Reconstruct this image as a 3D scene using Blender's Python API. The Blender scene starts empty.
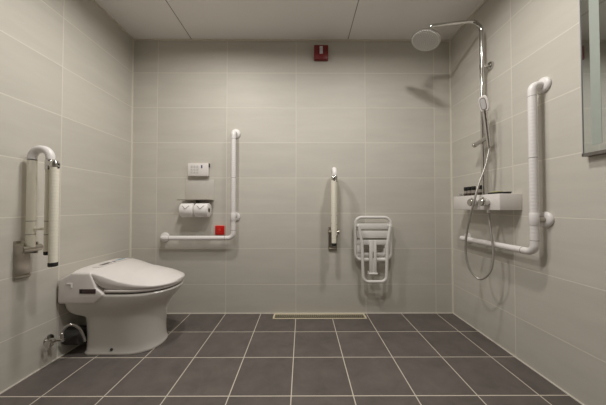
import bpy, bmesh, math
from mathutils import Vector, Matrix

scene = bpy.context.scene
COL = scene.collection
PI = math.pi

# room extents (metres); the camera stands at x = 0, y = 0
XL, XR, YB, YF, ZC = -1.471, 1.292, 2.086, -2.0, 2.368

# ------------------------------------------------------------------ materials
def new_mat(name):
    m = bpy.data.materials.new(name)
    m.use_nodes = True
    return m, m.node_tree.nodes, m.node_tree.links, m.node_tree.nodes['Principled BSDF']

def srgb(r, g, b):
    f = lambda c: (c/255/12.92) if c/255 <= 0.04045 else ((c/255+0.055)/1.055)**2.4
    return (f(r), f(g), f(b), 1.0)

def plain(name, col, rough=0.4, metal=0.0, var=0.04, scale=30.0, bump=0.0, spec=0.5, coat=0.0):
    """A principled surface whose colour and gloss vary a little with a noise."""
    m, N, L, P = new_mat(name)
    P.inputs['Metallic'].default_value = metal
    P.inputs['Specular IOR Level'].default_value = spec
    P.inputs['Coat Weight'].default_value = coat
    tc = N.new('ShaderNodeTexCoord')
    nz = N.new('ShaderNodeTexNoise'); nz.inputs['Scale'].default_value = scale
    L.new(tc.outputs['Object'], nz.inputs['Vector'])
    mx = N.new('ShaderNodeMix'); mx.data_type = 'RGBA'
    mx.inputs[6].default_value = tuple(c*(1-var) for c in col[:3])+(1,)
    mx.inputs[7].default_value = tuple(min(1, c*(1+var)) for c in col[:3])+(1,)
    L.new(nz.outputs['Fac'], mx.inputs[0]); L.new(mx.outputs[2], P.inputs['Base Color'])
    mr = N.new('ShaderNodeMapRange')
    mr.inputs['To Min'].default_value = max(0.02, rough*0.9); mr.inputs['To Max'].default_value = min(1, rough*1.1)
    L.new(nz.outputs['Fac'], mr.inputs['Value']); L.new(mr.outputs['Result'], P.inputs['Roughness'])
    if bump:
        b = N.new('ShaderNodeBump'); b.inputs['Strength'].default_value = bump; b.inputs['Distance'].default_value = 0.002
        L.new(nz.outputs['Fac'], b.inputs['Height']); L.new(b.outputs['Normal'], P.inputs['Normal'])
    return m

def tile_mat(name, ax_u, ax_v, size, origin, grout_w, tile_cols, grout_col, rough, streak=(1, 1, 1), var=0.03,
             grout_rough=0.8, bump=0.35, spec=0.5):
    m, N, L, P = new_mat(name)
    P.inputs['Specular IOR Level'].default_value = spec
    geo = N.new('ShaderNodeNewGeometry')
    sep = N.new('ShaderNodeSeparateXYZ'); L.new(geo.outputs['Position'], sep.inputs[0])
    def math_(op, a, b=None, c=None):
        n = N.new('ShaderNodeMath'); n.operation = op
        for i, v in enumerate((a, b, c)):
            if v is None: continue
            if isinstance(v, (int, float)): n.inputs[i].default_value = v
            else: L.new(v, n.inputs[i])
        return n.outputs[0]
    masks, cells = [], []
    for ax, s, o in ((ax_u, size[0], origin[0]), (ax_v, size[1], origin[1])):
        t = math_('DIVIDE', math_('SUBTRACT', sep.outputs[ax], o), s)
        cells.append(math_('FLOOR', t))
        fr = math_('FRACT', math_('ADD', t, 0.5))
        d = math_('MULTIPLY', math_('ABSOLUTE', math_('SUBTRACT', fr, 0.5)), s)
        mr = N.new('ShaderNodeMapRange'); mr.interpolation_type = 'SMOOTHSTEP'
        mr.inputs['From Min'].default_value = grout_w*0.38; mr.inputs['From Max'].default_value = grout_w*0.62
        mr.inputs['To Min'].default_value = 1; mr.inputs['To Max'].default_value = 0
        L.new(d, mr.inputs['Value']); masks.append(mr.outputs['Result'])
    g = math_('MAXIMUM', masks[0], masks[1])
    cv = N.new('ShaderNodeCombineXYZ'); L.new(cells[0], cv.inputs[0]); L.new(cells[1], cv.inputs[1])
    wn = N.new('ShaderNodeTexWhiteNoise'); wn.noise_dimensions = '3D'; L.new(cv.outputs[0], wn.inputs['Vector'])
    # stone-like streaks, shifted from tile to tile
    mp = N.new('ShaderNodeVectorMath'); mp.operation = 'MULTIPLY'; mp.inputs[1].default_value = streak
    L.new(geo.outputs['Position'], mp.inputs[0])
    ad = N.new('ShaderNodeVectorMath'); ad.operation = 'MULTIPLY_ADD'; ad.inputs[1].default_value = (7, 7, 7)
    L.new(wn.outputs['Color'], ad.inputs[0]); L.new(mp.outputs[0], ad.inputs[2])
    nz = N.new('ShaderNodeTexNoise'); nz.inputs['Scale'].default_value = 1.0; nz.inputs['Detail'].default_value = 6
    nz.inputs['Roughness'].default_value = 0.62; nz.inputs['Distortion'].default_value = 0.35
    L.new(ad.outputs[0], nz.inputs['Vector'])
    fr = N.new('ShaderNodeMapRange'); fr.inputs['From Min'].default_value = 0.3; fr.inputs['From Max'].default_value = 0.7
    L.new(nz.outputs['Fac'], fr.inputs['Value'])
    mx = N.new('ShaderNodeMix'); mx.data_type = 'RGBA'
    mx.inputs[6].default_value = tile_cols[0]; mx.inputs[7].default_value = tile_cols[1]
    L.new(fr.outputs['Result'], mx.inputs[0])
    hs = N.new('ShaderNodeHueSaturation')
    vr = N.new('ShaderNodeMapRange'); vr.inputs['To Min'].default_value = 1-var; vr.inputs['To Max'].default_value = 1+var
    L.new(wn.outputs['Value'], vr.inputs['Value']); L.new(vr.outputs['Result'], hs.inputs['Value']); L.new(mx.outputs[2], hs.inputs['Color'])
    m2 = N.new('ShaderNodeMix'); m2.data_type = 'RGBA'; m2.inputs[7].default_value = grout_col
    L.new(hs.outputs['Color'], m2.inputs[6]); L.new(g, m2.inputs[0]); L.new(m2.outputs[2], P.inputs['Base Color'])
    rr = N.new('ShaderNodeMapRange'); rr.inputs['To Min'].default_value = rough; rr.inputs['To Max'].default_value = grout_rough
    L.new(g, rr.inputs['Value']); L.new(rr.outputs['Result'], P.inputs['Roughness'])
    h = math_('MULTIPLY_ADD', nz.outputs['Fac'], 0.12, math_('SUBTRACT', 1.0, g))
    b = N.new('ShaderNodeBump'); b.inputs['Strength'].default_value = bump; b.inputs['Distance'].default_value = 0.0015
    L.new(h, b.inputs['Height']); L.new(b.outputs['Normal'], P.inputs['Normal'])
    return m

WT0, WT1 = srgb(197, 193, 184), srgb(205, 201, 192)
GROUT = srgb(222, 217, 207)
M = {}
M['tile_back'] = tile_mat('back wall tile', 0, 2, (0.6, 0.3045), (-0.053, 0.249), 0.005, (WT0, WT1), GROUT, 0.52, (2.2, 2.2, 14), spec=0.35)
M['tile_side'] = tile_mat('side wall tile', 1, 2, (0.6, 0.3045), (1.476, 0.249), 0.005, (WT0, WT1), GROUT, 0.52, (2.2, 2.2, 14), spec=0.35)
M['tile_front'] = tile_mat('front wall tile', 0, 2, (0.6, 0.3045), (-0.053, 0.249), 0.005, (WT0, WT1), GROUT, 0.52, (2.2, 2.2, 14), spec=0.35)
M['tile_floor'] = tile_mat('floor tile', 0, 1, (0.3, 0.3), (-0.053, 2.083), 0.0052, (srgb(92, 86, 83), srgb(108, 101, 97)),
                           srgb(205, 196, 182), 0.45, (9, 9, 9), var=0.06, spec=0.35)

def ceiling_mat():
    m, N, L, P = new_mat('ceiling panel')
    geo = N.new('ShaderNodeNewGeometry'); sep = N.new('ShaderNodeSeparateXYZ'); L.new(geo.outputs['Position'], sep.inputs[0])
    def math_(op, a, b):
        n = N.new('ShaderNodeMath'); n.operation = op
        for i, v in enumerate((a, b)):
            if isinstance(v, (int, float)): n.inputs[i].default_value = v
            else: L.new(v, n.inputs[i])
        return n.outputs[0]
    t = math_('FRACT', math_('ADD', math_('DIVIDE', math_('SUBTRACT', sep.outputs[0], -0.962), 1.36), 0.5), 0)
    d = math_('MULTIPLY', math_('ABSOLUTE', math_('SUBTRACT', t, 0.5), 0), 1.36)
    g = math_('LESS_THAN', d, 0.0035)
    nz = N.new('ShaderNodeTexNoise'); nz.inputs['Scale'].default_value = 3
    L.new(geo.outputs['Position'], nz.inputs['Vector'])
    c0 = N.new('ShaderNodeMix'); c0.data_type = 'RGBA'; c0.inputs[6].default_value = srgb(239, 236, 234); c0.inputs[7].default_value = srgb(242, 240, 238)
    L.new(nz.outputs['Fac'], c0.inputs[0])
    c1 = N.new('ShaderNodeMix'); c1.data_type = 'RGBA'; c1.inputs[7].default_value = srgb(150, 142, 134)
    L.new(c0.outputs[2], c1.inputs[6]); L.new(g, c1.inputs[0]); L.new(c1.outputs[2], P.inputs['Base Color'])
    P.inputs['Roughness'].default_value = 0.32
    P.inputs['Specular IOR Level'].default_value = 0.4
    return m
M['ceiling'] = ceiling_mat()
M['trim'] = plain('pvc trim', srgb(216, 210, 198), 0.45)
M['caulk'] = plain('silicone joint', srgb(228, 223, 212), 0.5)
M['white_rail'] = plain('white nylon', srgb(232, 229, 228), 0.38, var=0.015)
M['cream_rail'] = plain('cream nylon', srgb(238, 233, 218), 0.42, var=0.02)
M['white_plastic'] = plain('white plastic', srgb(228, 223, 220), 0.32, var=0.015)
M['seat_white'] = plain('white painted seat', srgb(226, 224, 221), 0.4, var=0.02)
M['ceramic'] = plain('white glazed ceramic', srgb(214, 211, 206), 0.22, var=0.01)
M['emblem'] = plain('bright white mark', srgb(250, 249, 248), 0.3, var=0.0)
M['chrome'] = plain('chrome', srgb(205, 203, 200), 0.12, 1.0, var=0.02)
M['hose'] = plain('satin wound hose', srgb(176, 172, 166), 0.36, 0.6)
M['steel'] = plain('brushed stainless steel', srgb(176, 170, 160), 0.3, 1.0, var=0.06, scale=60)
M['dark_metal'] = plain('dark metal', srgb(72, 68, 64), 0.35, 0.8)
M['black'] = plain('black rubber', srgb(20, 19, 18), 0.5)
M['seam'] = plain('grey seam', srgb(120, 117, 113), 0.6)
M['dark_red'] = plain('dark red plastic', srgb(122, 16, 18), 0.35)
M['red'] = plain('bright red plastic', srgb(196, 12, 8), 0.35)
M['light_red'] = plain('pale red print', srgb(206, 60, 48), 0.4)
M['red_rim'] = plain('pale pink rim', srgb(222, 150, 136), 0.4)
M['lens'] = plain('frosted lens', srgb(205, 200, 205), 0.3)
M['grey_key'] = plain('pale grey keys', srgb(203, 200, 197), 0.5)
M['blue_key'] = plain('blue key', srgb(70, 74, 120), 0.4)
M['teal_key'] = plain('teal key', srgb(110, 160, 175), 0.4)
M['dark_label'] = plain('dark maroon label', srgb(70, 52, 52), 0.4)
M['display'] = plain('dark display', srgb(45, 42, 42), 0.2)
M['paper'] = plain('tissue paper', srgb(236, 233, 231), 0.9, var=0.03, scale=80, bump=0.2)
M['paper_shade'] = plain('tissue fold shade', srgb(150, 147, 146), 0.9)  # white tissue greyed to paint in the shade along the folds
M['card'] = plain('cardboard core', srgb(120, 104, 88), 0.9)
M['drain_frame'] = plain('cream drain frame', srgb(214, 203, 176), 0.5)
M['drain_bar'] = plain('drain bars', srgb(118, 110, 94), 0.5)
M['drain_pit'] = plain('drain pit', srgb(40, 37, 34), 0.7)
M['holder_plate'] = plain('pale satin plate', srgb(196, 192, 184), 0.45, 0.0)
M['alu'] = plain('anodised aluminium', srgb(205, 204, 204), 0.4, 0.3)
M['ledge'] = plain('dark aluminium ledge', srgb(120, 116, 112), 0.4, 0.5)
M['sponge'] = plain('yellow green sponge', srgb(172, 172, 118), 0.9, bump=0.5)
M['bottle_body'] = plain('pale clear bottle', srgb(150, 142, 135), 0.2)
M['bottle_low'] = plain('brown bottle foot', srgb(62, 50, 42), 0.3)
M['dark_rubber'] = plain('dark grey drain sleeve', srgb(70, 68, 66), 0.6)
M['nozzle'] = plain('grey rubber nozzles', srgb(250, 249, 246), 0.5)
M['head_face'] = plain('satin spray face', srgb(150, 147, 142), 0.4, 0.0)
M['hand_inset'] = plain('pale spray inset', srgb(190, 188, 188), 0.4)

def mirror_mat():
    m, N, L, P = new_mat('mirror silvering')
    P.inputs['Metallic'].default_value = 1; P.inputs['Roughness'].default_value = 0.03
    nz = N.new('ShaderNodeTexNoise'); nz.inputs['Scale'].default_value = 2
    mx = N.new('ShaderNodeMix'); mx.data_type = 'RGBA'
    mx.inputs[6].default_value = (0.60, 0.63, 0.62, 1); mx.inputs[7].default_value = (0.63, 0.66, 0.65, 1)
    L.new(nz.outputs['Fac'], mx.inputs[0]); L.new(mx.outputs[2], P.inputs['Base Color'])
    return m
M['mirror'] = mirror_mat()
M['frost'] = plain('frosted mirror strip', srgb(160, 168, 161), 0.55)
def glass_mat():
    m, N, L, P = new_mat('clear acrylic')
    P.inputs['Transmission Weight'].default_value = 0.85; P.inputs['Roughness'].default_value = 0.12
    nz = N.new('ShaderNodeTexNoise'); mx = N.new('ShaderNodeMix'); mx.data_type = 'RGBA'
    mx.inputs[6].default_value = (0.7, 0.7, 0.68, 1); mx.inputs[7].default_value = (0.75, 0.75, 0.72, 1)
    L.new(nz.outputs['Fac'], mx.inputs[0]); L.new(mx.outputs[2], P.inputs['Base Color'])
    return m
M['acrylic'] = glass_mat()

# ------------------------------------------------------------------ mesh tools
def add_box(bm, lo, hi, bevel=0.0, seg=2):
    r = bmesh.ops.create_cube(bm, size=1)
    vs = r['verts']
    c = [(a+b)/2 for a, b in zip(lo, hi)]; s = [abs(b-a) for a, b in zip(lo, hi)]
    for v in vs: v.co = Vector((c[0]+v.co.x*s[0], c[1]+v.co.y*s[1], c[2]+v.co.z*s[2]))
    if bevel:
        es = list({e for v in vs for e in v.link_edges})
        bmesh.ops.bevel(bm, geom=es, offset=min(bevel, min(s)*0.49), segments=seg, affect='EDGES', profile=0.5)

def rings(bm, loops, cap0=True, cap1=True, closed=True):
    R = [[bm.verts.new(p) for p in lp] for lp in loops]
    n = len(R[0])
    for a, b in zip(R, R[1:]):
        for i in range(n if closed else n-1):
            j = (i+1) % n
            bm.faces.new((a[i], a[j], b[j], b[i]))
    if cap0: bm.faces.new(list(reversed(R[0])))
    if cap1: bm.faces.new(R[-1])
    return R

def fillet(pts, rad, seg=8):
    """Round the corners of a polyline."""
    P = [Vector(p) for p in pts]; out = [P[0]]
    for i in range(1, len(P)-1):
        r = rad[i-1] if isinstance(rad, (list, tuple)) else rad
        a, b, c = P[i-1], P[i], P[i+1]
        u, w = (a-b), (c-b); lu, lw = u.length, w.length; u.normalize(); w.normalize()
        ang = u.angle(w)
        if r <= 0 or ang > PI-0.02: out.append(b); continue
        d = min(r/math.tan(ang/2), lu*0.49, lw*0.49); rr = d*math.tan(ang/2)
        ctr = b+(u+w).normalized()*(rr/math.sin(ang/2))
        s, e = b+u*d-ctr, b+w*d-ctr
        q = s.rotation_difference(e); ax, an = q.to_axis_angle()
        for k in range(seg+1): out.append(ctr+Matrix.Rotation(an*k/seg, 3, ax) @ s)
    out.append(P[-1]); return out

def fillet_closed(pts, rad, seg=8):
    n = len(pts); P = [Vector(p) for p in pts]; out = []
    for i in range(n):
        f = fillet([(P[i-1]+P[i])/2, P[i], (P[i]+P[(i+1) % n])/2], rad, seg)
        out += f[1:-1]
    return out

def dense(pts, step):
    out = [pts[0]]
    for a, b in zip(pts, pts[1:]):
        n = max(1, int(round((b-a).length/step)))
        for k in range(1, n+1): out.append(a.lerp(b, k/n))
    return out

def sweep(bm, pts, r, n=16, closed=False, caps=True):
    """Tube along pts; r is a number or f(arc length, point)."""
    P = [Vector(p) for p in pts]; m = len(P); loops = []
    T = []
    for i in range(m):
        if closed: t = P[(i+1) % m]-P[i-1]
        else: t = P[min(i+1, m-1)]-P[max(i-1, 0)]
        T.append(t.normalized())
    ref = Vector((0, 0, 1)) if abs(T[0].z) < 0.9 else Vector((1, 0, 0))
    nrm = T[0].cross(ref).normalized(); arc = 0
    for i in range(m):
        if i:
            arc += (P[i]-P[i-1]).length
            nrm = (T[i-1].rotation_difference(T[i]) @ nrm); nrm = (nrm-T[i]*nrm.dot(T[i])).normalized()
        bn = T[i].cross(nrm); rr = r(arc, P[i]) if callable(r) else r
        loops.append([P[i]+(nrm*math.cos(a)+bn*math.sin(a))*rr for a in (2*PI*k/n for k in range(n))])
    if closed:
        R = [[bm.verts.new(p) for p in lp] for lp in loops]
        for i in range(m):
            a, b = R[i], R[(i+1) % m]
            for k in range(n): bm.faces.new((a[k], a[(k+1) % n], b[(k+1) % n], b[k]))
    else: rings(bm, loops, caps, caps)

def lathe(bm, o, d, prof, n=32):
    """Revolve (distance along d, radius) pairs about the axis d through o."""
    o, d = Vector(o), Vector(d).normalized()
    ref = Vector((0, 0, 1)) if abs(d.z) < 0.9 else Vector((1, 0, 0))
    u = d.cross(ref).normalized(); w = d.cross(u)
    rings(bm, [[o+d*t+(u*math.cos(a)+w*math.sin(a))*max(r, 1e-4) for a in (2*PI*k/n for k in range(n))] for t, r in prof])

def cyl(bm, a, b, r, n=24, bev=0.002):
    a, b = Vector(a), Vector(b); L = (b-a).length; bev = min(bev, L*0.4, r*0.6)
    lathe(bm, a, b-a, [(0, r-bev), (bev, r), (L-bev, r), (L, r-bev)], n)

def prism(bm, poly, f, t0, t1):
    """Extrude a 2-D polygon: f(p, t) gives the 3-D point."""
    rings(bm, [[f(p, t0) for p in poly], [f(p, t1) for p in poly]])

def catmull(pts, k=10):
    P = [Vector(p) for p in pts]; P = [P[0]*2-P[1]]+P+[P[-1]*2-P[-2]]; out = []
    for i in range(1, len(P)-2):
        a, b, c, d = P[i-1:i+3]
        for j in range(k):
            t = j/k
            out.append(0.5*((2*b)+(c-a)*t+(2*a-5*b+4*c-d)*t*t+(3*b-a-3*c+d)*t**3))
    out.append(P[-2]); return out

def obj(name, bm, mat, parent=None, smooth=40, bevel=0):
    me = bpy.data.meshes.new(name)
    bmesh.ops.recalc_face_normals(bm, faces=bm.faces)
    bm.to_mesh(me); bm.free(); me.materials.append(M[mat])
    o = bpy.data.objects.new(name, me); COL.objects.link(o)
    if smooth:
        me.polygons.foreach_set('use_smooth', [True]*len(me.polygons))
        me.set_sharp_from_angle(angle=math.radians(smooth))
    if parent: o.parent = parent
    if bevel:
        b = o.modifiers.new('edge', 'BEVEL'); b.width = bevel; b.segments = 2; b.limit_method = 'ANGLE'; b.angle_limit = 0.6
    return o

def thing(name, label, cat, loc=(0, 0, 0), rz=0.0, group=None):
    o = bpy.data.objects.new(name, None); COL.objects.link(o)
    o.location = loc; o.rotation_euler = (0, 0, rz); o.empty_display_size = 0.05
    tag(o, label, cat, group); return o

def tag(o, label, cat, group=None):
    o['label'] = label; o['category'] = cat
    if group: o['group'] = group
    return o

def struct(name, bm, mat, label=None, cat=None, smooth=0):
    o = obj(name, bm, mat, None, smooth); o['kind'] = 'structure'
    if label: o['label'] = label; o['category'] = cat
    return o

def dup(root, loc, rz, label, group=None):
    r = root.copy(); COL.objects.link(r); r.location = loc; r.rotation_euler = (0, 0, rz); r['label'] = label
    if group: r['group'] = group
    for ch in list(root.children):
        c = ch.copy(); COL.objects.link(c); c.parent = r
        for g in ch.children:
            d = g.copy(); COL.objects.link(d); d.parent = c
    return r

B = bmesh.new
def boxed(lo, hi, bev=0.0): bm = B(); add_box(bm, lo, hi, bev); return bm

# ------------------------------------------------------------------ the setting
T = 0.12
# the floor has a pocket for the linear drain
DX0, DX1, DY0, DY1 = -0.242, 0.530, 1.985, 2.079
bm = B()
for lo, hi in (((XL-T, YF-T, -T), (XR+T, DY0, 0)), ((XL-T, DY1, -T), (XR+T, YB+T, 0)),
               ((XL-T, DY0, -T), (DX0, DY1, 0)), ((DX1, DY0, -T), (XR+T, DY1, 0)), ((DX0, DY0, -T), (DX1, DY1, -0.05))):
    add_box(bm, lo, hi)
struct('floor', bm, 'tile_floor', 'dark brown-grey square floor tiles with pale grout', 'floor')
struct('ceiling', boxed((XL-T, YF-T, ZC), (XR+T, YB+T, ZC+T)), 'ceiling', 'plain pale panelled ceiling with thin joints', 'ceiling')
struct('wall_back', boxed((XL-T, YB, -T), (XR+T, YB+T, ZC+T)), 'tile_back', 'beige tiled back wall facing the camera', 'wall')
struct('wall_left', boxed((XL-T, YF-T, -T), (XL, YB, ZC+T)), 'tile_side', 'beige tiled wall behind the toilet', 'wall')
struct('wall_right', boxed((XR, YF-T, -T), (XR+T, YB, ZC+T)), 'tile_side', 'beige tiled wall behind the shower', 'wall')
struct('wall_front', boxed((XL, YF-T, -T), (XR, YF, ZC+T)), 'tile_front', 'beige tiled wall behind the camera', 'wall')
c = 0.011
def strip(name, lo, hi, mat, label): struct(name, boxed(lo, hi), mat, label, 'trim')
strip('trim_1', (XL, YB-c, ZC-c), (XR, YB, ZC), 'trim', 'thin pale ceiling moulding along the back wall')
strip('trim_2', (XL, YF, ZC-c), (XL+c, YB-c, ZC), 'trim', 'thin pale ceiling moulding above the toilet wall')
strip('trim_3', (XR-c, YF, ZC-c), (XR, YB-c, ZC), 'trim', 'thin pale ceiling moulding above the shower wall')
k = 0.007
strip('trim_4', (XL, YB-k, 0), (XL+k, YB, ZC-c), 'caulk', 'white sealed corner joint beside the toilet')
strip('trim_5', (XR-k, YB-k, 0), (XR, YB, ZC-c), 'caulk', 'white sealed corner joint beside the shower')
k = 0.005
strip('trim_6', (XL+0.007, YB-k, 0), (XR-0.007, YB, k), 'caulk', 'pale sealed joint between floor and back wall')
strip('trim_7', (XL, YF, 0), (XL+k, YB-0.007, k), 'caulk', 'pale sealed joint between floor and toilet wall')
strip('trim_8', (XR-k, YF, 0), (XR, YB-0.007, k), 'caulk', 'pale sealed joint between floor and shower wall')

# ------------------------------------------------------------------ linear drain
t = thing('floor_drain', 'long cream slotted drain in the floor along the back wall', 'drain', ((DX0+DX1)/2, (DY0+DY1)/2, 0))
hx, hy = (DX1-DX0)/2-0.001, (DY1-DY0)/2-0.001
bm = B()
for lo, hi in (((-hx, -hy, -0.045), (hx, -hy+0.010, 0.003)), ((-hx, hy-0.014, -0.045), (hx, hy, 0.003)),
               ((-hx, -hy+0.014, -0.045), (-hx+0.014, hy-0.014, 0.003)), ((hx-0.014, -hy+0.014, -0.045), (hx, hy-0.014, 0.003))):
    add_box(bm, lo, hi, 0.001, 1)
obj('drain_frame', bm, 'drain_frame', t)
bm = B(); n = 46
for i in range(n):
    x = -hx+0.024+(2*hx-0.048)*i/(n-1)
    add_box(bm, (x-0.0032, -hy+0.0145, -0.008), (x+0.0032, hy-0.0145, 0.001))
add_box(bm, (-hx+0.015, -0.004, -0.012), (hx-0.015, 0.004, -0.0062))
obj('grate', bm, 'drain_bar', t)
obj('channel', boxed((-hx+0.0145, -hy+0.0145, -0.0445), (hx-0.0145, hy-0.0145, -0.03)), 'drain_pit', t)

# ------------------------------------------------------------------ L-shaped grab rails
R = 0.019
def l_rail(loc, rz, label):
    """local x points out of the wall, y runs along it; upright at y = 0, level bar towards -y."""
    t = thing('grab_bar', label, 'grab bar', loc, rz, 'L-shaped white wall grab bars')
    so, zt, zb, ln = 0.066, 1.55, 0.66, 0.6
    path = dense(fillet([(0.006, 0, zt), (so, 0, zt), (so, 0, zb), (so, -ln, zb), (0.006, -ln, zb)], [0.042, 0.042, 0.042], 8), 0.0045)
    def rad(s, p):
        if zb+0.09 < p.z < zt-0.11 and abs(p.z-0.835) > 0.05: return R-0.0008*(1 if (p.z % 0.018) < 0.0046 else 0)
        return R
    bm = B(); sweep(bm, path, rad, 20); obj('rail', bm, 'white_rail', t, 60)
    for y, z in ((0, zt), (0, 0.835), (-ln, zb)):
        bm = B(); lathe(bm, (0.0005, y, z), (1, 0, 0), [(0, 0.039), (0.004, 0.041), (0.010, 0.040), (0.016, 0.034), (0.019, 0.022), (0.0195, 0.0001)], 36)
        obj('wall_flange', bm, 'white_rail', t)
    bm = B(); cyl(bm, (0.018, 0, 0.835), (so-0.012, 0, 0.835), 0.016); obj('bracket_arm', bm, 'steel', t)
    bm = B(); lathe(bm, (so, 0, 0.80), (0, 0, 1), [(0, 0.0192), (0.003, 0.021), (0.067, 0.021), (0.07, 0.0192)], 28)
    obj('sleeve', bm, 'white_rail', t)
    for z in (zt-0.062, 1.16, zb+0.062):
        bm = B(); lathe(bm, (so, 0, z), (0, 0, 1), [(0, 0.0186), (0.0004, 0.0194), (0.0022, 0.0194), (0.0026, 0.0186)], 28)
        obj('joint_ring', bm, 'seam', t)
    for y in (-0.07, -ln+0.07):
        bm = B(); lathe(bm, (so, y, zb), (0, 1, 0), [(0, 0.0186), (0.0004, 0.0194), (0.0022, 0.0194), (0.0026, 0.0186)], 28)
        obj('joint_ring', bm, 'seam', t)
    return t
rail0 = l_rail((-0.574, YB, -0.008), -PI/2, 'white L-shaped grab bar on the back wall around the red call button')
dup(rail0, (XR, 1.276, 0.010), PI, 'white L-shaped grab bar on the wall beside the shower shelf')

# ------------------------------------------------------------------ fold-up support rails
def fold_rail(loc, rz, label):
    t = thing('fold_up_grab_bar', label, 'grab bar', loc, rz, 'fold-up support bars raised against the walls')
    xi, xo, xs, ys = 0.047, 0.142, 0.1782, -0.012
    zt = 1.215
    def ribs(z0, z1, step=0.016):
        def f(s, p): return R-(0.0009 if (z0 < p.z < z1 and (p.z % step) < 0.0045) else 0)
        return f
    path = dense(fillet([(xi, 0, 0.70), (xi, 0, zt), (xo, 0, zt), (xo, 0, 0.675)], 0.045, 10), 0.0045)
    # the white bent top and the two cream legs below it
    top = [p for p in path if p.z >= 1.158]
    bm = B(); sweep(bm, top, R+0.0004, 20); obj('bend', bm, 'white_rail', t, 60)
    for x, z0 in ((xi, 0.70), (xo, 0.675)):
        bm = B(); sweep(bm, dense([Vector((x, 0, z0)), Vector((x, 0, 1.158))], 0.0045), ribs(z0+0.02, 1.13) if x == xo else R, 20)
        obj('rail', bm, 'cream_rail', t, 60)
    for x in (xi, xo):
        for z in (0.765, 0.835):
            bm = B(); lathe(bm, (x, 0, z), (0, 0, 1), [(0, 0.0186), (0.0004, 0.0196), (0.0026, 0.0196), (0.003, 0.0186)], 28)
            obj('joint_ring', bm, 'seam', t)
    bm = B(); lathe(bm, (xi, 0, 1.155), (0, 0, 1), [(0, 0.0186), (0.0004, 0.0197), (0.0026, 0.0197), (0.003, 0.0186)], 28); obj('joint_ring', bm, 'seam', t)
    bm = B(); lathe(bm, (xo, 0, 0.66), (0, 0, 1), [(0, 0.017), (0.003, 0.0195), (0.018, 0.0195), (0.02, 0.0186)], 28); obj('end_cap', bm, 'black', t)
    bm = B(); cyl(bm, (xi+R-0.002, 0, 0.795), (xo-R+0.002, 0, 0.795), 0.0065); obj('cross_bar', bm, 'cream_rail', t)
    # drop-down leg hinged on the outer rail
    bm = B(); lathe(bm, (xo, 0, 1.105), (0, 0, 1), [(0, 0.0194), (0.002, 0.0208), (0.050, 0.0208), (0.052, 0.0194)], 28); obj('clamp', bm, 'chrome', t)
    leg_bm = B(); sweep(leg_bm, dense([Vector((xs, ys, 0.622)), Vector((xs, ys, 1.118))], 0.0045), ribs(0.65, 1.10), 20)
    leg = obj('support_leg', leg_bm, 'cream_rail', t, 60)
    bm = B(); lathe(bm, (xs, ys, 0.602), (0, 0, 1), [(0, 0.017), (0.003, 0.020), (0.020, 0.020), (0.022, 0.0186)], 28); obj('rubber_foot', bm, 'black', leg)
    bm = B(); lathe(bm, (xs, ys, 1.118), (0, 0, 1), [(0, 0.0195), (0.002, 0.0205), (0.022, 0.0205), (0.033, 0.013), (0.036, 0.0001)], 28)
    for s in (-1, 1): add_box(bm, (xo+0.004, s*0.019-0.003+ys*0.5, 1.124), (xs-0.008, s*0.019+0.003+ys*0.5, 1.148), 0.0015)
    cl = obj('hinge_collar', bm, 'chrome', leg)
    bm = B()
    for z in (1.112, 1.128): add_box(bm, (xs+0.0194, ys-0.005, z), (xs+0.0208, ys+0.005, z+0.006 if z < 1.12 else z+0.010))
    obj('sticker', bm, 'display', leg)
    # wall plate and hinge
    bm = B(); add_box(bm, (0.0005, -0.037, 0.535), (0.007, 0.037, 0.735), 0.0015)
    plate = obj('wall_plate', bm, 'steel', t)
    obj('plate_lip', boxed((0.0065, -0.035, 0.540), (0.016, 0.035, 0.552), 0.002), 'steel', plate)
    for s in (-1, 1): obj('hinge_bracket', boxed((0.006, s*0.034-0.003, 0.662), (0.050, s*0.034+0.003, 0.724), 0.002), 'steel', t)
    bm = B(); lathe(bm, (xi, -0.046, 0.693), (0, 1, 0), [(0, 0.015), (0.003, 0.0185), (0.092, 0.0185), (0.095, 0.015)], 28); obj('hinge_barrel', bm, 'steel', t)
    return t
fold0 = fold_rail((XL, 1.277, 0), 0.0, 'cream fold-up grab bar raised on the wall above the toilet tank')
dup(fold0, (0.262, YB, 0.004), -PI/2, 'cream fold-up grab bar raised on the back wall beside the folding seat')
fold0['label'] = 'cream fold-up grab bar with steel plate on the wall behind the toilet'

# ------------------------------------------------------------------ bidet toilet
YC = 1.66
XB = XL+0.014
TIP = -0.826
toilet = thing('toilet', 'white one-piece bidet toilet with closed lid standing on the dark floor', 'toilet', (-1.15, YC, 0))
OX = 1.15
def outline(b, tp, w, n=14, rc=0.05, p=2.25, front=1.25):
    """Closed outline seen from above: squared back, rounded long front."""
    xc = tp-min(w*front, (tp-b)*0.8); pts = []
    for i in range(2*n+1):
        a = -PI/2+PI*i/(2*n)
        cx, sy = math.cos(a), math.sin(a)
        pts.append((xc+(tp-xc)*abs(cx)**(2/p), w*math.copysign(abs(sy)**(2/p), sy)))
    for i in range(1, 5): pts.append((xc+(b+rc-xc)*i/5, w))
    for i in range(7):
        a = PI/2+PI/2*i/6; pts.append((b+rc+rc*math.cos(a), w-rc+rc*math.sin(a)))
    for i in range(7):
        a = PI+PI/2*i/6; pts.append((b+rc+rc*math.cos(a), -w+rc+rc*math.sin(a)))
    for i in range(1, 5): pts.append((b+rc+(xc-b-rc)*i/5, -w))
    return pts
def loft(secs):
    bm = B(); lps = []
    for s in secs:
        z, b, tp, w = s[:4]; kw = s[4] if len(s) > 4 else {}
        lps.append([(x+OX, y, z) for x, y in outline(b, tp, w, **kw)])
    rings(bm, lps); return bm
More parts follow.
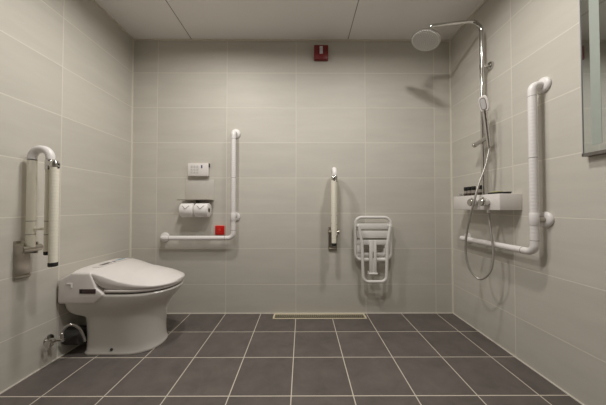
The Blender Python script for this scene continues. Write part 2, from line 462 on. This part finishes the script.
bowl = loft([(0.0, -1.362, -0.934, 0.152), (0.006, -1.364, -0.932, 0.154), (0.012, -1.362, -0.935, 0.152), (0.02, -1.358, -0.940, 0.147), (0.06, -1.356, -0.943, 0.146),
             (0.13, -1.355, -0.944, 0.149), (0.20, -1.355, -0.937, 0.154), (0.228, -1.356, -0.930, 0.158), (0.240, -1.372, -0.926, 0.160),
             (0.250, -1.42, -0.922, 0.163), (0.262, -1.444, -0.916, 0.167), (0.285, XB, -0.902, 0.176), (0.315, XB, -0.876, 0.186),
             (0.345, XB, -0.850, 0.193), (0.368, XB, -0.836, 0.197), (0.378, XB, -0.831, 0.198), (0.384, XB+0.003, -0.836, 0.194)])
obj('bowl', bowl, 'ceramic', toilet, 50)
seat = loft([(0.3945, -1.215, -0.848, 0.184), (0.3955, -1.215, -0.836, 0.194), (0.402, -1.215, -0.831, 0.1975), (0.409, -1.215, -0.832, 0.1965), (0.4112, -1.215, -0.836, 0.193)])
obj('seat', seat, 'white_plastic', toilet, 50)

def interp(x, tab):
    if x <= tab[0][0]: return tab[0][1]
    for (a, p), (b, q) in zip(tab, tab[1:]):
        if x <= b:
            u = (x-a)/(b-a); u = u*u*(3-2*u)*0.35+u*0.65
            return p+(q-p)*u
    return tab[-1][1]
EDGE = [(-1.262, 0.512), (-1.21, 0.497), (-1.16, 0.479), (-1.10, 0.459), (-1.0, 0.440), (-0.9, 0.427), (-0.81, 0.421)]
CROWN = [(-1.262, 0.020), (-1.16, 0.036), (-1.05, 0.046), (-0.95, 0.040), (-0.87, 0.022), (-0.81, 0.004)]
BOT = [(-1.262, 0.485), (-1.225, 0.438), (-1.18, 0.4185), (-1.12, 0.415), (-0.95, 0.413), (-0.81, 0.4115)]
def lid_w(x):
    xc = -1.06; w = 0.199
    if x <= xc: return w
    u = (x-xc)/(TIP-xc); return w*max(0.0, 1-u**2.3)**(1/2.3)
bm = B(); xs_ = [-1.262+(TIP+1.262)*math.sin(PI/2*i/30)**1.0 for i in range(31)]
xs_ = sorted(set([-1.262+(-1.06+1.262)*i/9 for i in range(10)]+[-1.06+(TIP+1.06)*math.sin(PI/2*i/22) for i in range(1, 23)]))
nt = 24; loops = []
for x in xs_:
    w = max(lid_w(x), 0.004); zt = interp(x, EDGE); zb = interp(x, BOT); cr = interp(x, CROWN); lp = []
    e = min(0.006, w*0.4)
    for j in range(nt+1):
        v = -1+2*j/nt; v = math.sin(v*PI/2)
        lp.append((x+OX, v*w*0.985, zt+0.001+cr*(1-abs(v)**2.6)))
    lp.append((x+OX, w, zt-0.004))
    lp.append((x+OX, w-0.001, (zt*0.4+zb*0.6))); lp.append((x+OX, w-e, zb))
    lp.append((x+OX, 0, zb))
    lp.append((x+OX, -(w-e), zb)); lp.append((x+OX, -(w-0.001), (zt*0.4+zb*0.6))); lp.append((x+OX, -w, zt-0.004))
    loops.append(lp)
rings(bm, loops)
obj('lid', bm, 'white_plastic', toilet, 50)

# washing unit behind the lid
def top_up(v): return 0.020*(1-abs(v/0.205)**5)
prof = fillet_closed([(XB, 0, 0.333), (-1.243, 0, 0.333), (-1.182, 0, 0.384), (-1.232, 0, 0.425), (-1.268, 0, 0.512), (-1.375, 0, 0.513), (XB, 0, 0.470)], 0.012, 3)
ZT = 0.513
bm = B(); loops = []
for v in [-0.205, -0.2035, -0.199, -0.18, -0.14, -0.07, 0, 0.07, 0.14, 0.18, 0.199, 0.2035, 0.205]:
    ins = {0.205: 0.010, 0.2035: 0.004, 0.199: 0.0}.get(abs(v), 0.0); lp = []
    for p in prof:
        up = top_up(v)*max(0, (p.z-0.42)/(ZT-0.42))
        z = p.z+up; x = p.x
        cxm, czm = -1.33, 0.425
        x += (cxm-x)*ins/0.13; z += (czm-z)*ins/0.09
        lp.append((x+OX, v, z))
    loops.append(lp)
rings(bm, loops); unit = obj('washlet_unit', bm, 'white_plastic', toilet, 40)
# controls along the top, beside the lid
def surf_strip(x0, x1, v0, v1, h, n=14):
    bm = B(); lps = []
    for i in range(n+1):
        v = v0+(v1-v0)*i/n; z = ZT+top_up(v)
        lps.append([(x0+OX, v, z-0.001), (x1+OX, v, z-0.001), (x1+OX, v, z+h), (x0+OX, v, z+h)])
    rings(bm, lps); return bm
panel = obj('control_panel', surf_strip(-1.318, -1.272, -0.13, 0.17, 0.002), 'white_plastic', toilet, 0)
panel['label'] = 'raised strip of touch controls'
obj('display', surf_strip(-1.312, -1.286, -0.088, -0.012, 0.0028, 5), 'display', panel, 0)
obj('key', surf_strip(-1.306, -1.288, 0.010, 0.034, 0.0028, 3), 'blue_key', panel, 0)
obj('key', surf_strip(-1.316, -1.292, 0.056, 0.120, 0.0028, 4), 'teal_key', panel, 0)
obj('key', surf_strip(-1.284, -1.276, 0.148, 0.158, 0.0028, 2), 'dark_label', panel, 0)
# label and mark on the near flank
V = -0.205
lb = obj('rating_label', boxed((-1.326+OX, V-0.0022, 0.394), (-1.230+OX, V+0.002, 0.421), 0.001), 'dark_label', toilet)
lb['label'] = 'dark maroon plate on the flank'
obj('sensor', boxed((-1.324+OX, V-0.0028, 0.396), (-1.308+OX, V-0.0023, 0.419)), 'display', lb)
bm = B(); add_box(bm, (-1.402+OX, V-0.003, 0.450), (-1.370+OX, V+0.002, 0.456)); add_box(bm, (-1.377+OX, V-0.003, 0.430), (-1.370+OX, V+0.002, 0.450))
mk = obj('emblem', bm, 'emblem', toilet, 0); mk['label'] = 'small white corner-shaped mark'
bm = B(); lathe(bm, (-1.175+OX, -0.144, 0.032), (0, -1, 0), [(0, 0.009), (0.005, 0.009), (0.008, 0.007), (0.0085, 0.0001)], 20)
bc = obj('bolt_cap', bm, 'dark_rubber', toilet); bc['label'] = 'small dark cap low on the foot'

# water valve with its hose, drain sleeve behind the foot
t = thing('shutoff_valve', 'chrome angle valve with looped hose low on the wall behind the toilet', 'valve', (XL, 1.422, 0))
ZV = 0.140
bm = B(); lathe(bm, (0.0005, 0, ZV), (1, 0, 0), [(0, 0.030), (0.004, 0.029), (0.010, 0.016), (0.012, 0.011), (0.086, 0.011), (0.088, 0.0001)], 28)
vb = obj('valve_body', bm, 'chrome', t)
bm = B(); cyl(bm, (0.078, 0, ZV+0.004), (0.078, 0, ZV+0.040), 0.0095); obj('outlet_nut', bm, 'chrome', vb)
bm = B(); lathe(bm, (0.046, -0.006, ZV), (0, -1, 0), [(0, 0.009), (0.022, 0.009), (0.024, 0.019), (0.028, 0.022), (0.042, 0.021), (0.046, 0.014), (0.047, 0.0001)], 20)
obj('handle', bm, 'chrome', vb)
bm = B(); sweep(bm, catmull([(0.078, 0, ZV+0.038), (0.079, 0.002, 0.192), (0.092, 0.012, 0.212), (0.113, 0.030, 0.212), (0.130, 0.055, 0.175), (0.134, 0.075, 0.125), (0.134, 0.088, 0.085)], 10), 0.0075, 12)
obj('hose', bm, 'chrome', t)
t = thing('drain_connector', 'dark ribbed drain sleeve between the toilet foot and the wall', 'drain pipe', (XL, 1.545, 0))
bm = B()
pr = [(0.001, 0.05)]
for i in range(12): pr += [(0.004+i*0.0085, 0.052), (0.007+i*0.0085, 0.056), (0.0095+i*0.0085, 0.056), (0.012+i*0.0085, 0.052)]
lathe(bm, (0, 0, 0.105), (1, 0, 0), pr+[(0.106, 0.05)], 32); obj('sleeve', bm, 'dark_rubber', t)

# ------------------------------------------------------------------ wall controls by the toilet
def wx(px, d=YB): return (px-302.2)*d/242
def wz(py, d=YB): return 0.91+(207-py)*d/242
t = thing('wall_controller', 'small white wall controller with grey keys above the toilet paper rolls', 'remote control', (wx(198.1, 2.06), YB, wz(169.5, 2.05)))
obj('case', boxed((-0.088, -0.032, -0.055), (0.088, -0.0005, 0.055), 0.006), 'white_plastic', t)
for cx in (-0.052, -0.028, -0.004):
    for cz in (0.026, 0.002, -0.022):
        obj('key', boxed((cx-0.0095, -0.0332, cz-0.0095), (cx+0.0095, -0.0315, cz+0.0095), 0.0008), 'grey_key', t)
obj('key', boxed((0.026, -0.0335, 0.012), (0.038, -0.0315, 0.038), 0.001), 'blue_key', t)
obj('side_clip', boxed((0.0885, -0.026, 0.022), (0.0925, -0.006, 0.056), 0.001), 'black', t)

# paper holder: steel plate with a shelf over two spindles
hx0, hx1 = wx(184, 2.06), wx(213, 2.06)
hc = (hx0+hx1)/2; hw = (hx1-hx0)/2; zs = 0.966
t = thing('toilet_paper_holder', 'steel double toilet paper holder with a small shelf on the back wall', 'toilet paper holder', (hc, YB, 0))
obj('back_plate', boxed((-hw, -0.004, 0.905), (hw, -0.0005, 1.145), 0.0015), 'holder_plate', t)
obj('shelf', boxed((-hw-0.02, -0.105, zs), (hw, -0.0065, zs+0.006), 0.0015), 'steel', t)
zr, yr = 0.884, -0.072
rx = (wx(185.6, 1.96)-hc, wx(200.3, 1.96)-hc)
xm = (rx[0]+rx[1])/2
obj('bracket', boxed((xm-0.003, yr-0.012, zr-0.012), (xm+0.003, -0.0045, zs-0.0005), 0.001), 'steel', t)
bm = B(); cyl(bm, (rx[0]-0.058, yr, zr+0.012), (rx[1]+0.058, yr, zr+0.012), 0.006); obj('spindle', bm, 'chrome', t)
def roll(x, label):
    t = thing('toilet_paper_roll', label, 'toilet paper', (hc+x, YB+yr, zr), 0, 'toilet paper rolls on the holder')
    h, ro, ri = 0.0525, 0.058, 0.0205
    bm = B(); n = 44; lps = []
    for xx, r in ((-h, ri), (-h, ro-0.002), (-h+0.002, ro), (h-0.002, ro), (h, ro-0.002), (h, ri), (-h, ri)):
        lps.append([(xx, r*math.cos(2*PI*k/n), r*math.sin(2*PI*k/n)) for k in range(n)])
    rings(bm, lps, False, False); bmesh.ops.remove_doubles(bm, verts=bm.verts, dist=1e-5); obj('paper', bm, 'paper', t, 50)
    bm = B(); lps = []
    for xx, r in ((-h, ri), (h, ri), (h, ri-0.002), (-h, ri-0.002), (-h, ri)):
        lps.append([(xx, r*math.cos(2*PI*k/n), r*math.sin(2*PI*k/n)) for k in range(n)])
    rings(bm, lps, False, False); bmesh.ops.remove_doubles(bm, verts=bm.verts, dist=1e-5); obj('core', bm, 'card', t, 50)
    # folded end: a pointed flap lying on the front
    def on(xx, a, d): return (xx, -(ro+d)*math.cos(a), (ro+d)*math.sin(a))
    bm = B(); A0, A1 = 0.95, 0.18; lps = []
    for i in range(13):
        u = i/12; a = A0+(A1-A0)*u; w = h*0.93*(1-u)+0.0015
        lps.append([on(-w, a, 0.0002), on(-w, a, 0.0022), on(0, a, 0.0026), on(w, a, 0.0022), on(w, a, 0.0002)])
    rings(bm, lps); fl = obj('folded_end', bm, 'paper', t, 50)
    for s in (-1, 1):  # grey lines paint the shade along both flap edges
        bm = B(); pts = [on(s*(h*0.80*(1-u)+0.002), A0+(A1-A0)*u, 0.0022) for u in [i/10 for i in range(4, 11)]]
        sweep(bm, pts, 0.0024, 6); obj('crease_shade', bm, 'paper_shade', fl, 60)
roll(rx[0], 'white toilet paper roll with folded end, the one farther from the red button')
roll(rx[1], 'white toilet paper roll with folded end, the one nearer the red button')

t = thing('call_button', 'bright red square emergency call button just above the grab bar', 'call button', (wx(219.3, 2.055), YB, wz(230.4, 2.055)))
obj('case', boxed((-0.043, -0.010, -0.043), (0.043, -0.0005, 0.043), 0.003), 'red_rim', t)
obj('cover', boxed((-0.038, -0.020, -0.038), (0.038, -0.0095, 0.038), 0.004), 'red', t)
bm = B(); lathe(bm, (0, -0.0195, 0.004), (0, -1, 0), [(0, 0.012), (0.003, 0.011), (0.0035, 0.0001)], 20); obj('push_pad', bm, 'light_red', t)
for z in (0.022, -0.016): obj('printed_line', boxed((-0.022, -0.0208, z-0.002), (0.022, -0.0198, z+0.002)), 'light_red', t, 0)

t = thing('alarm_strobe', 'dark red square alarm box high on the back wall near the ceiling', 'alarm', (wx(321.4, 2.05), YB, wz(50.6, 2.06)))
obj('case', boxed((-0.061, -0.036, -0.060), (0.061, 0.0, 0.060), 0.004), 'dark_red', t)
obj('lens', boxed((-0.014, -0.043, -0.020), (0.014, -0.0355, 0.046), 0.003), 'lens', t)

# ------------------------------------------------------------------ folding shower seat on the back wall
D1 = 2.0
sx0 = wx(374, D1)
t = thing('folding_shower_seat', 'white folding shower seat folded flat against the back wall', 'shower seat', (sx0, YB, 0))
def sx(px, d=D1): return wx(px, d)-sx0
def ring_path(x0, x1, z0, z1, y, r): return fillet_closed([(x0, y, z0), (x1, y, z0), (x1, y, z1), (x0, y, z1)], r, 8)
ya, yb = -0.052, -0.088
za0, za1 = wz(260.5, D1), wz(217.5, D1)
bm = B(); sweep(bm, ring_path(sx(356), sx(392), za0, za1, ya, 0.055), 0.0125, 14, True); obj('seat_frame', bm, 'seat_white', t, 60)
L0, L1 = sx(356)+0.014, sx(392)-0.014
def slat(p0, p1, y0=ya-0.003, y1=ya+0.009, ext=0): return boxed((L0-ext, y0, wz(p1, D1)), (L1+ext, y1, wz(p0, D1)), 0.003)
for p0, p1 in ((223.8, 229.4), (231.2, 238.6), (240.4, 245.4), (253.4, 256.4)):
    obj('seat_slat', slat(p0, p1), 'seat_white', t)
# side panels between the slats
for s in (-1, 1):
    a, b = (L0, L0+0.036) if s < 0 else (L1-0.036, L1)
    obj('side_panel', boxed((a, ya-0.009, wz(253, D1)), (b, ya+0.005, wz(246, D1)), 0.002), 'seat_white', t)
# folding leg hoop
DB = YB+yb
lp = fillet([(sx(358.6, DB), yb, wz(225.5, DB)), (sx(362, DB), yb, wz(244, DB)), (sx(363, DB), yb, wz(281.3, DB)), (sx(386, DB), yb, wz(281.3, DB)),
             (sx(387.2, DB), yb, wz(244, DB)), (sx(390.4, DB), yb, wz(225.5, DB))], [0.1, 0.045, 0.045, 0.1], 8)
bm = B(); sweep(bm, lp, 0.0125, 14); hoop = obj('leg_hoop', bm, 'seat_white', t, 60)
for px in (358.6, 390.4):
    bm = B(); cyl(bm, (sx(px, DB), yb-0.012, wz(226.2, DB)), (sx(px, DB), ya-0.004, wz(226.2, DB)), 0.012); obj('pivot', bm, 'seat_white', hoop)
# central strut with slot and foot
px0, px1 = sx(369.3, DB), sx(376.3, DB)
bm = B(); z0, z1 = wz(273.4, DB), wz(240.5, DB); sl0, sl1 = wz(258.5, DB), wz(251.5, DB); mid = (px0+px1)/2+0.002
add_box(bm, (px0, yb-0.003, z0), (mid-0.005, yb+0.012, z1), 0.002); add_box(bm, (mid+0.005, yb-0.003, z0), (px1, yb+0.012, z1), 0.002)
add_box(bm, (mid-0.0052, yb-0.003, z0), (mid+0.0052, yb+0.012, sl0), 0); add_box(bm, (mid-0.0052, yb-0.003, sl1), (mid+0.0052, yb+0.012, z1), 0)
st = obj('strut', bm, 'seat_white', t)
bm = B(); cyl(bm, (sx(367.6, DB), yb, wz(273.4, DB)), (sx(377.2, DB), yb, wz(273.4, DB)), 0.0095); add_box(bm, (sx(367.5, DB), yb-0.009, wz(273.4, DB)), (sx(368.4, DB), yb+0.006, wz(271, DB)), 0.001)
obj('strut_foot', bm, 'seat_white', st)
bm = B(); cyl(bm, (L0+0.035, ya-0.006, wz(260.2, D1)), (sx(369), ya-0.006, wz(260.2, D1)), 0.0165); obj('roller', bm, 'seat_white', t)
bm = B(); cyl(bm, (sx(377), ya-0.006, wz(260.2, D1)), (L1-0.03, ya-0.006, wz(260.2, D1)), 0.0165)
obj('roller', bm, 'seat_white', t)
for s in (sx(360.5), sx(387.5)):
    bm = B(); add_box(bm, (s-0.022, -0.010, wz(262, 2.05)), (s+0.022, -0.0005, wz(240, 2.05)), 0.003)
    add_box(bm, (s-0.016, ya+0.004, wz(259, 2.05)), (s+0.016, -0.009, wz(248, 2.05)), 0.003)
    obj('wall_bracket', bm, 'seat_white', t)

# ------------------------------------------------------------------ shower
PX, PY = 1.234, 1.64
SZ0, SZ1, SXF, SY0, SY1 = 0.891, 0.989, 1.158, 1.415, 1.848
t = thing('mixer_shelf', 'white box shelf with two chrome mixer knobs on the shower wall', 'shower mixer', (XR, 1.63, 0))
def rel(x, y, z): return (x-XR, y-1.63, z)
obj('shelf', boxed(rel(SXF, SY0, SZ0), rel(XR-0.0005, SY1, SZ1), 0.003), 'white_plastic', t)
for ky in (1.605, 1.505):
    bm = B(); lathe(bm, rel(SXF+0.001, ky, 0.940), (-1, 0, 0), [(0, 0.019), (0.010, 0.019), (0.012, 0.023), (0.016, 0.0245), (0.044, 0.0245), (0.049, 0.021), (0.05, 0.0001)], 32)
    kb = obj('knob', bm, 'chrome', t)
    bm = B(); cyl(bm, rel(SXF-0.030, ky, 0.962), rel(SXF-0.030, ky, 0.972), 0.005); obj('lever', bm, 'chrome', kb)
bm = B(); cyl(bm, rel(1.20, 1.552, SZ0-0.022), rel(1.20, 1.552, SZ0+0.001), 0.0115); obj('hose_outlet', bm, 'chrome', t)

t = thing('shower_column', 'chrome shower column with round rain head above the mixer shelf', 'shower', (PX, PY, SZ1+0.0005))
Z0 = SZ1+0.0005
def rel(x, y, z): return Vector((x-PX, y-PY, z-Z0))
HC = Vector((0.862, 1.668, 2.073)); HN = Vector((-0.39, -0.06, -1)).normalized()   # centre of the spray face and the way it sprays
HU = HN.cross(Vector((0, 1, 0))).normalized(); HW = HN.cross(HU)
JT = HC-HN*0.060
bm = B(); sweep(bm, fillet([rel(PX, PY, Z0), rel(PX, PY, 2.196), rel(0.900, 1.660, 2.172), rel(*(JT-HN*0.028))], [0.075, 0.01], 10), 0.0122, 18)
obj('riser_pipe', bm, 'chrome', t, 60)
bm = B(); lathe(bm, rel(PX, PY, Z0), (0, 0, 1), [(0, 0.019), (0.010, 0.019), (0.018, 0.0145), (0.030, 0.0145), (0.032, 0.0115)], 28); obj('base_collar', bm, 'chrome', t)
bm = B(); lathe(bm, rel(PX, PY, 1.357), (0, 0, 1), [(-0.02, 0.0118), (-0.018, 0.0135), (0.018, 0.0135), (0.02, 0.0118)], 24)
cyl(bm, rel(1.222, 1.690, 1.349), rel(1.212, 1.562, 1.366), 0.0145); sl = obj('slider', bm, 'chrome', t)
bm = B(); lathe(bm, rel(1.222, 1.691, 1.349), (0.0, 1, -0.12), [(0.0005, 0.014), (0.003, 0.0165), (0.016, 0.0165), (0.019, 0.014)], 24); obj('slider_knob', bm, 'chrome', sl)
bm = B(); lathe(bm, rel(*HC), -HN, [(0.0, 0.094), (0.002, 0.0955), (0.008, 0.094), (0.012, 0.080), (0.018, 0.04), (0.024, 0.022), (0.034, 0.018), (0.036, 0.0001)], 56)
hd = obj('rain_head', bm, 'chrome', t)
bm = B(); lathe(bm, rel(*(HC+HN*0.0004)), HN, [(0, 0.090), (0.001, 0.090), (0.0011, 0.0001)], 48); obj('spray_face', bm, 'head_face', hd)
bm = B()
for kq in range(1, 8):
    rr = 0.012*kq; n = max(6, int(round(2*PI*rr/0.0150)))
    for i in range(n):
        a = 2*PI*i/n+kq*0.3
        lathe(bm, rel(*(HC+HU*(rr*math.cos(a))+HW*(rr*math.sin(a))+HN*0.0014)), HN, [(0, 0.0046), (0.0015, 0.0042), (0.004, 0.0026)], 8)
nz = obj('nozzles', bm, 'nozzle', hd, 0); nz['kind'] = 'stuff'
bm = B(); bmesh.ops.create_uvsphere(bm, u_segments=20, v_segments=12, radius=0.0195, matrix=Matrix.Translation(rel(*JT)))
cyl(bm, rel(*JT), rel(*(JT-HN*0.034)), 0.0128); obj('ball_joint', bm, 'chrome', t)
bm = B(); by, bz = 1.632, wz(64.5, 1.64)
lathe(bm, (XR-0.0005-PX, by-PY, bz-Z0), (-1, 0, 0), [(0, 0.026), (0.006, 0.027), (0.014, 0.024), (0.016, 0.012), (0.018, 0.009), (XR-PX-0.012, 0.009)], 28)
br = obj('wall_bracket', bm, 'chrome', t)
bm = B(); lathe(bm, rel(PX, PY, bz-0.016), (0, 0, 1), [(0, 0.0118), (0.002, 0.0150), (0.03, 0.0150), (0.032, 0.0118)], 24); obj('pipe_clamp', bm, 'chrome', br)

# hand shower resting in the slider, with its hose
t = thing('hand_shower', 'white and chrome hand shower with looped silver hose on the riser pipe', 'hand shower', (1.19, 1.556, 1.30))
def rel(x, y, z): return Vector((x-1.19, y-1.556, z-1.30))
hb, ht = Vector((1.207, 1.553, 1.298)), Vector((1.184, 1.556, 1.535))
bm = B(); pts = [hb.lerp(ht, i/12)-Vector((1.19, 1.556, 1.30)) for i in range(13)]
sweep(bm, pts, lambda s, p: 0.0105+0.0035*math.sin(min(1, s/0.24)*PI/2), 16); obj('handle', bm, 'chrome', t, 60)
nrm = Vector((-0.86, -0.42, -0.28)).normalized(); up = (ht-hb).normalized(); up = (up-nrm*up.dot(nrm)).normalized(); sd = nrm.cross(up)
hc_ = Vector((1.182, 1.556, 1.580))-Vector((1.19, 1.556, 1.30))
def oval(a, b, d, n=36, p=3.4):
    o = []
    for k in range(n):
        q = 2*PI*k/n; cq, sq = math.cos(q), math.sin(q)
        o.append(hc_+sd*(a*math.copysign(abs(cq)**(2/p), cq))+up*(b*math.copysign(abs(sq)**(2/p), sq))+nrm*d)
    return o
bm = B(); rings(bm, [oval(0.017, 0.040, -0.014), oval(0.024, 0.050, -0.008), oval(0.027, 0.053, 0.002), oval(0.026, 0.052, 0.008), oval(0.023, 0.049, 0.011)])
hh = obj('head', bm, 'white_plastic', t)
bm = B(); rings(bm, [oval(0.0185, 0.040, 0.0105), oval(0.0178, 0.039, 0.0125)]); obj('rim', bm, 'seam', hh)
bm = B(); rings(bm, [oval(0.0145, 0.034, 0.0122), oval(0.0135, 0.033, 0.0142)]); obj('spray_face', bm, 'hand_inset', hh)
hose = [(1.207, 1.553, 1.297), (1.206, 1.552, 1.27), (1.178, 1.549, 1.17), (1.135, 1.547, 1.06), (1.102, 1.548, 0.945), (1.096, 1.580, 0.84), (1.098, 1.612, 0.743), (1.100, 1.632, 0.62), (1.106, 1.607, 0.505),
        (1.134, 1.553, 0.449), (1.164, 1.505, 0.505), (1.183, 1.500, 0.61), (1.190, 1.522, 0.735), (1.198, 1.548, 0.83), (1.20, 1.552, 0.868)]
bm = B(); sweep(bm, [p-Vector((1.19, 1.556, 1.30)) for p in catmull(hose, 12)], 0.0065, 12); obj('hose', bm, 'hose', t, 60)

# things on the shelf
ST = SZ1
bl = ('tiny dark-capped bottle on the shelf, the one nearest the room corner', 'tiny dark-capped bottle on the shelf, second from the room corner',
      'tiny dark-capped bottle on the shelf, third from the room corner', 'tiny dark-capped bottle on the shelf, tucked behind the hose beside the pipe')
bottle = None
for i, (x, y) in enumerate(((1.19, 1.752), (1.19, 1.715), (1.19, 1.674), (1.178, 1.600))):
    if bottle is None:
        bottle = thing('toiletry_bottle', bl[0], 'bottle', (x, y, ST), 0, 'tiny bottles on the shower shelf')
        bm = B(); lathe(bm, (0, 0, 0.0005), (0, 0, 1), [(0, 0.0125), (0.0015, 0.0138), (0.017, 0.0138), (0.018, 0.0134)], 24); obj('base', bm, 'bottle_low', bottle)
        bm = B(); lathe(bm, (0, 0, 0.018), (0, 0, 1), [(0, 0.0134), (0.016, 0.0134), (0.020, 0.010), (0.0215, 0.009)], 24); obj('body', bm, 'bottle_body', bottle)
        bm = B(); lathe(bm, (0, 0, 0.039), (0, 0, 1), [(0, 0.0128), (0.001, 0.0136), (0.024, 0.0136), (0.026, 0.0125)], 24); obj('cap', bm, 'black', bottle)
    else: dup(bottle, (x, y, ST), 0, bl[i])
bm = B(); add_box(bm, (1.185, 1.775, ST+0.0005), (1.27, 1.84, ST+0.020), 0.004)
tag(obj('acrylic_tray', bm, 'acrylic'), 'small clear flat tray at the corner end of the shelf', 'tray')
t = thing('soap_dish', 'flat black soap dish on the shelf near its open end', 'soap dish', (1.226, 1.50, ST))
bm = B(); lps = []
for z, s in ((0.0005, 0.75), (0.003, 0.92), (0.012, 1.0), (0.0125, 0.96), (0.005, 0.85)):
    lps.append([(0.042*s*math.cos(a), 0.078*s*math.copysign(abs(math.sin(a))**0.9, math.sin(a)), z) for a in (2*PI*k/36 for k in range(36))])
rings(bm, lps); obj('dish', bm, 'black', t)
bm = B(); add_box(bm, (-0.020, -0.008, 0.006), (0.020, 0.050, 0.0195), 0.004)
sp = obj('sponge', bm, 'sponge'); sp.location = (1.226, 1.50, ST); tag(sp, 'thin yellow-green sponge lying in the black soap dish', 'sponge')

# ------------------------------------------------------------------ mirror on the shower wall
MY0, MY1, MZ0, MZ1 = 0.25, 1.084, 1.140, 2.08
t = thing('wall_mirror', 'tall wall mirror with thin frame and frosted upright strip', 'mirror', (XR, (MY0+MY1)/2, MZ0))
def rel(x, y, z): return (x-XR, y-(MY0+MY1)/2, z-MZ0)
bm = B(); F = 0.004
for lo, hi in (((1.262, MY0, MZ0), (XR-0.0005, MY0+F, MZ1)), ((1.262, MY1-F, MZ0), (XR-0.0005, MY1, MZ1)), ((1.262, MY0+F, MZ1-F), (XR-0.0005, MY1-F, MZ1))):
    add_box(bm, rel(*lo), rel(*hi))
obj('frame', bm, 'alu', t, 0)
obj('bottom_ledge', boxed(rel(1.262, MY0, MZ0-0.004), rel(XR-0.0005, MY1, MZ0+0.010)), 'ledge', t, 0)
obj('glass', boxed(rel(1.2655, MY0+F, MZ0+0.0105), rel(XR-0.002, MY1-F, MZ1-F)), 'mirror', t, 0)
for y0, y1 in ((1.012, 1.048), (MY0+0.036, MY0+0.072)):
    obj('frosted_strip', boxed(rel(1.2648, y0, 1.180), rel(1.2653, y1, MZ1-0.04)), 'frost', t, 0)

# ------------------------------------------------------------------ light
def lamp(name, loc, power, size, col=(1.0, 0.955, 0.895), spread=170):
    l = bpy.data.lights.new(name, 'AREA'); l.shape = 'DISK'; l.size = size; l.energy = power; l.color = col; l.spread = math.radians(spread)
    o = bpy.data.objects.new(name, l); COL.objects.link(o); o.location = loc
    return o
lamp('downlight', (0.58, 1.10, ZC-0.02), 10, 0.12)
lamp('downlight', (-0.66, 1.27, ZC-0.02), 11, 0.12)
lamp('downlight', (-0.10, 0.82, ZC-0.02), 11, 0.12, (1.0, 0.975, 0.93))
w = bpy.data.worlds.new('world'); scene.world = w; w.use_nodes = True
w.node_tree.nodes['Background'].inputs['Color'].default_value = (0.02, 0.02, 0.02, 1)

# ------------------------------------------------------------------ camera
cam = bpy.data.cameras.new('camera'); cam.sensor_width = 36; cam.lens = 36*242/606; cam.clip_start = 0.02
co = bpy.data.objects.new('camera', cam); COL.objects.link(co)
co.location = (0, 0, 0.91); co.rotation_euler = (PI/2+math.radians(1.065), 0, math.radians(-0.19))
scene.camera = co
scene.cycles.use_denoising = True
scene.cycles.max_bounces = 10
scene.cycles.diffuse_bounces = 6
vs = scene.view_settings
vs.view_transform = 'Standard'; vs.look = 'None'; vs.gamma = 1; vs.use_curve_mapping = False; vs.exposure = 0.05
